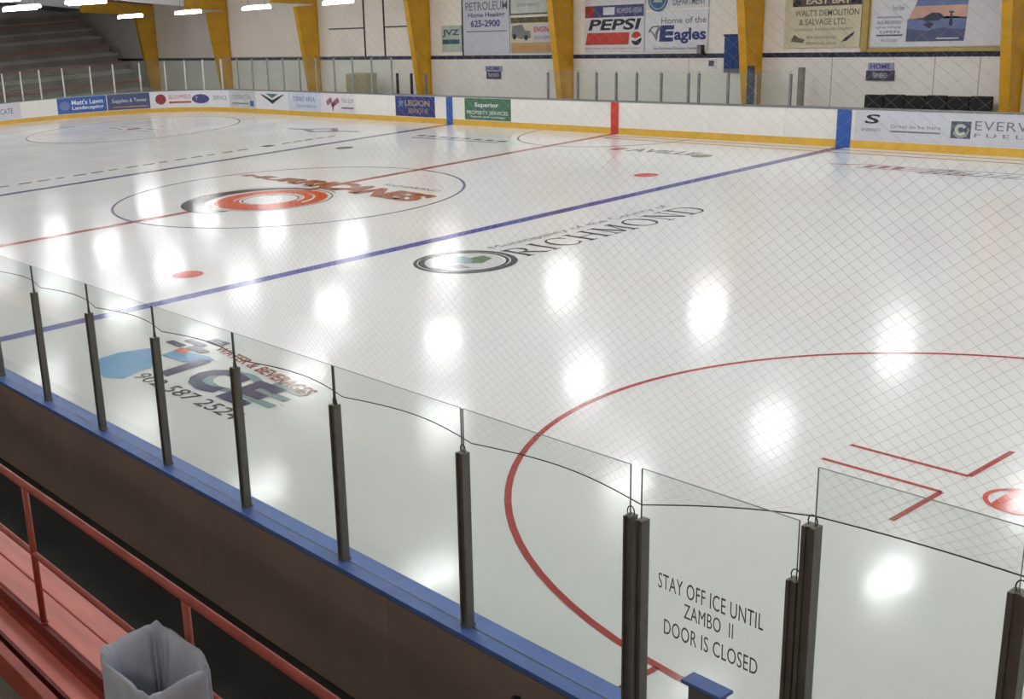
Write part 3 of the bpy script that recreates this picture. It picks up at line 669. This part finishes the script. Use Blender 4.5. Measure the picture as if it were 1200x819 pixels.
pb = box('timber_batten', 6.08, 6.26, 16.3, 16.415, 2.24, 4.9, BROWN); tag(pb, 'upright yellowish timber batten between the salvage sign and the coastal sign', 'batten')
S = sign(6.36, 9.98, 2.36, 4.6, PWH, 'wide white sign with a coastal sunset picture', name='coastal_sign')
text('lettering', 'Your View', 6.9, 3.35, 7.25, 3.5, a1, GREYT, S)
for k2, z in enumerate((3.22, 3.08, 2.94)): text('lettering', ('www.coastal properties', 'SALES AND RENTALS', 'call any time today')[k2], 6.5, z-.09, 7.2, z, a1, PURP, S)
flat('rule', [R4(6.5, 2.66, 7.25, 2.70)], a1, PURP, S); text('lettering', '902 535 2000', 6.65, 2.5, 7.1, 2.58, a1, GREYT, S); text('lettering', 'OPEN', 6.6, 2.73, 7.15, 2.81, a1, PURP, S)
def picshape(z0, z1): return R4(7.42, z0, 8.95, z1)
flat('picture', [[(7.55, 3.45), (8.97, 3.45), (8.97, 4.1), (7.8, 4.1)]], a1, SKYB, S); flat('picture', [[(7.38, 3.1), (8.96, 3.1), (8.97, 3.45), (7.55, 3.45)]], a1, SUN, S)
flat('picture', [[(7.36, 2.75), (8.95, 2.75), (8.96, 3.12), (8.5, 3.16), (7.9, 3.14), (7.36, 3.10)]], a1, SKYB, S); flat('picture', [[(7.36, 2.5), (8.93, 2.5), (8.95, 2.8), (8.3, 2.86), (7.9, 2.78), (7.36, 2.85)]], a2, ROCK, S)
flat('picture', [[(7.75, 3.1), (7.9, 3.2), (8.05, 3.27), (8.25, 3.25), (8.38, 3.14), (8.2, 3.05), (7.9, 3.04)], [(8.5, 2.9), (8.6, 2.9), (8.57, 3.24), (8.53, 3.24)], R4(8.49, 3.24, 8.62, 3.29), [(7.8, 2.95), (7.95, 3.02), (8.1, 2.96), (8.0, 2.84)]], a2, mat('dark_slate', (62, 66, 84), .6), S)
flat('picture', [R4(8.2, 2.56, 8.8, 2.59)], a3, WTXT, S)
bt = box('timber_sill', 6.3, 10.2, 16.3, 16.39, 2.225, 2.33, BROWN); tag(bt, 'long thin timber sill under the coastal sign', 'batten')
for (x0, x1, zt, zb, lab) in ((-9.23, -8.26, 1.82, 1.33, 'small lilac bench sign over a dark bar, under the petroleum sign'), (6.28, 7.1, 1.92, 1.42, 'small lilac bench sign over a dark bar, under the coastal sign')):
    zm = (zt+zb)/2+.03; mb = MB(); mb.box(x0+.04, x1-.04, 16.35, 16.388, zm, zt)
    S = mb.out('bench_sign', mat('lilac', (168, 168, 200), .6)); tag(S, lab, 'sign', 'bench signs on the lower wall')
    box('lower_bar', x0+(.0 if x0 > 0 else .1), x1-(0 if x0 > 0 else .12), 16.345, 16.386, zb, zm, mat('dark_lilac', (74, 70, 92), .6), S)
    text('lettering', 'HOME', x0+.12, zm+.05, x1-.12, zt-.03, onwall(16.343), PURP, S, bold=.02)
    text('lettering', 'TEAM BENCH', x0+.2, zb+.08, x1-.2, zm-.06, onwall(16.338), WTXT, S)
S = box('wall_notice', .93, 1.24, 16.36, 16.388, 1.74, 2.04, WTXT); tag(S, 'tiny square white notice with a dark maroon print left of the blue flag', 'sign'); flat('print', [R4(.98, 1.82, 1.18, 2.0)], onwall(16.355), mat('dark_plum', (98, 78, 78), .6), S)

# ================================================================ BEHIND THE FAR BOARDS
CAB = empty('storage_cabinet', (-15.5, 15.2, 0), 'beige storage cabinet seen through the far glass', 'cabinet')
box('body', -16.25, -14.85, 14.9, 15.5, .05, 1.6, TAN, CAB, bevel=.01); box('door', -16.2, -15.58, 14.88, 14.9, .1, 1.55, mat('tan_door', (166, 150, 122), .7), CAB); box('door', -15.54, -14.9, 14.88, 14.9, .1, 1.55, mat('tan_door', (166, 150, 122), .7), CAB); box('plinth', -16.2, -14.9, 14.95, 15.45, 0, .05, STEEL, CAB)
for x, y0, lab in ((-12.0, 14.2, 'leftmost of three dark divider posts right of the beige cabinet'), (-11.15, 14.2, 'middle of three dark divider posts right of the beige cabinet'), (-10.3, 14.2, 'rightmost of three dark divider posts right of the beige cabinet')):
    o = MB().box(x-.04, x+.04, y0-.04, y0+.04, .02, 1.72).box(x-.1, x+.1, y0-.1, y0+.1, 0, .02).out('divider_post', STEEL if x > -11 else INK); tag(o, lab, 'post', 'divider posts behind the far boards')
# team benches
for x0, x1, lab in ((-3.2, 4.6, 'long pale timber team bench behind the red line'), (-13.5, -6.5, 'long pale timber team bench behind the navy board advert')):
    tb = empty('team_bench', ((x0+x1)/2, 14.6, 0), lab, 'bench'); box('seat', x0, x1, 14.45, 14.8, .42, .46, TAN, tb)
    for i in range(5): xx = x0+.2+(x1-x0-.4)*i/4; box('leg', xx-.03, xx+.03, 14.5, 14.75, 0, .42, STEEL, tb)
BB = empty('black_bench', (8.25, 15.9, 0), 'long black padded bench against the wall under the coastal sign', 'bench')
box('seat', 6.5, 10.0, 15.45, 15.95, .42, .52, BLACK, BB, bevel=.02)
for i in range(6):
    x = 6.5+i*3.5/6; box('back_cushion', x+.01, x+3.5/6-.01, 15.93, 16.05, .5, 1.06+.015*(i % 2), BLACK, BB, bevel=.02)
for x in (6.7, 8.25, 9.8):
    for y in (15.5, 15.9): box('leg', x-.03, x+.03, y-.03, y+.03, 0, .42, STEEL, BB)
mr = MB(); mr.tube([(3.1, 15.5, 0), (3.1, 15.5, 1.9)], .11, 16); RO = mr.out('rolled_mat', mat('mat_blue', (58, 72, 88), .8)); tag(RO, 'dark blue-grey rolled mat standing beside a yellow column', 'mat')
mr = MB(); mr.tube([(4.72, 15.6, 0), (4.72, 15.6, 1.85)], .1, 14); RO = mr.out('rolled_mat', mat('mat_grey', (140, 134, 128), .8)); tag(RO, 'grey rolled mat standing against the lower wall', 'mat')
bn = box('fire_alarm', 10.02, 10.12, 16.3, 16.388, 1.5, 1.92, BLACK, bevel=.01); tag(bn, 'narrow black box on the wall left of the rightmost column', 'box'); box('cover', 10.03, 10.11, 16.29, 16.3, 1.55, 1.87, STEEL, bn)

# ================================================================ FAR END BLEACHERS
BL = empty('bleachers', (-39, 0, 0), 'dark tiered bleachers with reddish benches behind the far left corner', 'bleachers')
DK = mat('dark_riser', (134, 126, 120), .8, var=.12, scale=.6); DK2 = mat('dark_step', (166, 160, 150), .8, var=.12, scale=.6); RB = mat('dull_red_bench', (160, 106, 98), .7, var=.15, scale=.7)
for i in range(10):
    x1 = -33.4-.95*i; z = .3+.48*i
    box('step', x1-.95, x1, -12, 15.1, max(0, z-.5), z, DK2 if i % 2 else DK, BL)
    box('bench_plank', x1-.62, x1-.32, -12, 15.1, z+.30, z+.42, RB if i in (1, 3, 5, 8) else DK2, BL)
    box('bench_support', x1-.50, x1-.44, -12, 15.1, z, z+.30, DK, BL)

# ================================================================ NEAR STANDS
ST = box('stand_base', -22, 33, -14.97, -14.64, 0, .96, mat('stand_dark', (60, 58, 54), .8)); tag(ST, 'dark base wall of the near stands', kind='structure')
ST2 = box('stand_base', -22, 33, -25.9, -14.99, 0, .8, CONC); tag(ST2, 'grey concrete deck of the near stands', kind='structure')
SB = empty('front_ledge', (18, -14.8, .96), 'red painted plank ledge and footboards in front of the near stands', 'bleachers')
for (y0, y1) in ((-14.805, -14.625), (-14.99, -14.815)):
    a = 7.0; k3 = 0
    while a < 27:
        b = a+3.66+(.0 if k3 else (.9 if y0 > -14.9 else 2.1)); box('plank', a+.002, b-.002, y0, y1, .96, 1.0, REDP, SB, bevel=.003); a = b; k3 += 1
box('riser_board', 7, 27, -15.02, -14.995, .80, .99, DRED, SB)
box('footboard', 7, 20.1, -15.045, -15.02, .80, .895, RED, SB)
a = 9.12
while a < 20: box('footboard', a+.002, a+3.658, -15.185, -15.05, .83, .875, REDP, SB, bevel=.003); a += 3.66
box('footboard_edge', 9.12, 20.1, -15.205, -15.185, .80, .87, DRED, SB)
be = box('bench_rail', 12, 19.75, -15.37, -15.30, .80, .98, RED, bevel=.004); tag(be, 'red board on edge along the concrete step at the lower left', 'board'); box('end_bracket', 19.72, 19.78, -15.38, -15.29, .8, .94, STEEL, be)
# railing
RLG = empty('red_railing', (18, -15.0, 1.0), 'red pipe railing with two rails in front of the near stands', 'railing')
for z, r_, nm in ((1.98, .025, 'top_rail'), (1.5, .02, 'mid_rail')):
    MB().tube([(8, -15, z), (27, -15, z)], r_, 12).out(nm, RED, RLG, smooth=True)
for i in range(-4, 4):
    x = 18.26+1.99*i
    p_ = MB().tube([(x, -15, .999), (x, -15, 1.97)], .022, 12).out('post', RED, RLG, smooth=True)
    MB().tube([(x, -15, 1.0), (x, -15, 1.008)], .03, 14).out('foot_flange', RED, p_)

# ================================================================ WASTE BIN
BG = mat('bin_liner', (186, 190, 204), .35, var=.1, scale=7, bump=.5, bscale=9)
BN = empty('waste_bin', (20.43, -15.30, .80), 'square grey waste bin lined with a crumpled translucent bag', 'bin')
NB_ = 72
def rect_pt(t, hx, hy, e=.32):
    c, s2 = math.cos(t), math.sin(t)
    return hx*math.copysign(abs(c)**e, c), hy*math.copysign(abs(s2)**e, s2)
BC = (20.43, -15.30)
mb = MB(); V = []; F = []
for hx, hy, z in ((.19, .11, .81), (.20, .12, .83), (.215, .14, 1.3), (.235, .16, 1.70), (.245, .17, 1.71), (.25, .174, 1.73), (.25, .174, 1.75)):
    for i in range(NB_): x, y = rect_pt(2*math.pi*i/NB_, hx, hy, .45); V.append((BC[0]+x, BC[1]+y, z))
for j in range(6):
    for i in range(NB_): F.append((j*NB_+i, j*NB_+(i+1) % NB_, (j+1)*NB_+(i+1) % NB_, (j+1)*NB_+i))
F.append(tuple(range(NB_))[::-1])
build('tub', V, F, mat('bin_grey', (120, 118, 112), .6), BN, smooth=True)
V = []; F = []
prof = [(-.62, 1.06), (-.45, 1.05), (-.28, 1.07), (-.12, 1.05), (-.04, 1.06), (-.01, 1.045), (0, 1.01), (-.008, .965), (-.04, .91), (-.12, .86), (-.22, .80), (-.34, .72), (-.48, .62), (-.6, .5), (-.66, .2), (-.66, .02)]
for j, (dz, k4) in enumerate(prof):
    for i in range(NB_):
        t = 2*math.pi*i/NB_
        x, y = rect_pt(t, .25, .178, .36)
        rim = 1.845+.028*math.cos(t-2.3)+.008*math.sin(5*t+1)+.006*math.sin(11*t)
        inner = j > 6
        nz = noise.noise(Vector((x*14, y*14, dz*3+(5 if inner else 0))))
        fold = (.10*math.sin(7*t+2*dz)+.06*math.sin(13*t+1.5)) if inner else (.018*math.sin(9*t)+.012*math.sin(17*t+1+dz*4))
        kk = k4*(1-1.5*abs(fold)*min(1, (j-6)/4)) if inner else k4*(1+fold*min(1, (6-j)/3))
        kk += .03*nz*(.3 if inner else .6)
        V.append((BC[0]+x*kk, BC[1]+y*kk, rim+dz+(.014*nz if 3 < j < 10 else .03*nz if inner else 0)))
for j in range(len(prof)-1):
    for i in range(NB_): F.append((j*NB_+i, j*NB_+(i+1) % NB_, (j+1)*NB_+(i+1) % NB_, (j+1)*NB_+i))
lin = build('liner', V, F, BG, BN, smooth=True)

# ================================================================ SAFETY NET
NET = empty('safety_net', (6, -12.98, 2.2), 'fine grey diamond safety netting hung above the near glass', 'net')
NETM = mat('net_cord', (196, 196, 192), .8, var=.05)
ANCH = [(x, 2.215) for x in PX]+[(22.36, 2.46)]+[(b, 2.49) for b in SR[1:5]]
def ropeh(x):
    for (a, za), (b, zb) in zip(ANCH, ANCH[1:]):
        if a <= x <= b: t = (x-a)/(b-a); return za+(zb-za)*t, math.sin(math.pi*t)
    return (ANCH[0][1], 0) if x < ANCH[0][0] else (ANCH[-1][1], 0)
def nety(x, z):
    h, bl = ropeh(x); g = math.exp(-max(0, z-h)/.55)
    amp = .10 if x < 21.4 else (.045 if x < 22.36 else .02)
    return -13.0+.03+amp*bl*g+.05*math.sin(x*.8+z)*(1-g)
mb = MB(); PITCH, TOP, SL = .070, 6.9, .055/.070
XA, XB = -15.4, 26.4
def strand(pts):
    V = []; F = []; rr = .00036
    for (x, y, z) in pts:
        V += [(x-rr, y, z-rr*.6), (x+rr, y, z-rr*.6), (x, y+rr, z+rr)]
    for i in range(len(pts)-1):
        for j in range(3): F.append((i*3+j, i*3+(j+1) % 3, i*3+3+(j+1) % 3, i*3+3+j))
    mb.add(V, F)
nst = int((XB-XA+8)/PITCH)
for sgn in (1, -1):
    for i in range(nst):
        xb = XA-4+i*PITCH            # foot of the strand
        pts = []; z = None
        h0 = 2.2
        steps = [0, .12, .25, .4, .6, .85, 1.2, 1.7, 2.6, 4.3]
        st = False
        for dz in steps:
            x = xb+sgn*dz/SL
            if not (XA <= x <= XB): 
                if pts: break
                continue
            h, bl = ropeh(x); zz = h0+dz
            if zz < h: zz = h if dz < .3 else zz
            pts.append((x, nety(x, max(zz, h)), max(zz, h)))
        if len(pts) > 1: strand(pts)
ob = mb.out('netting', NETM, NET); ob['kind'] = 'stuff'
pts = []
for (a, za), (b, zb) in zip(ANCH, ANCH[1:]):
    for j in range(12):
        t = j/12; x = a+(b-a)*t; z, bl = ropeh(x); pts.append((x, nety(x, z), z))
MB().tube(pts, .0035, 6).out('bottom_rope', mat('rope_dark', (70, 74, 72), .8), NET)
MB().tube([(XA, -12.97, 6.5), (XB, -12.97, 6.5)], .01, 6).out('top_cable', STEEL, NET)
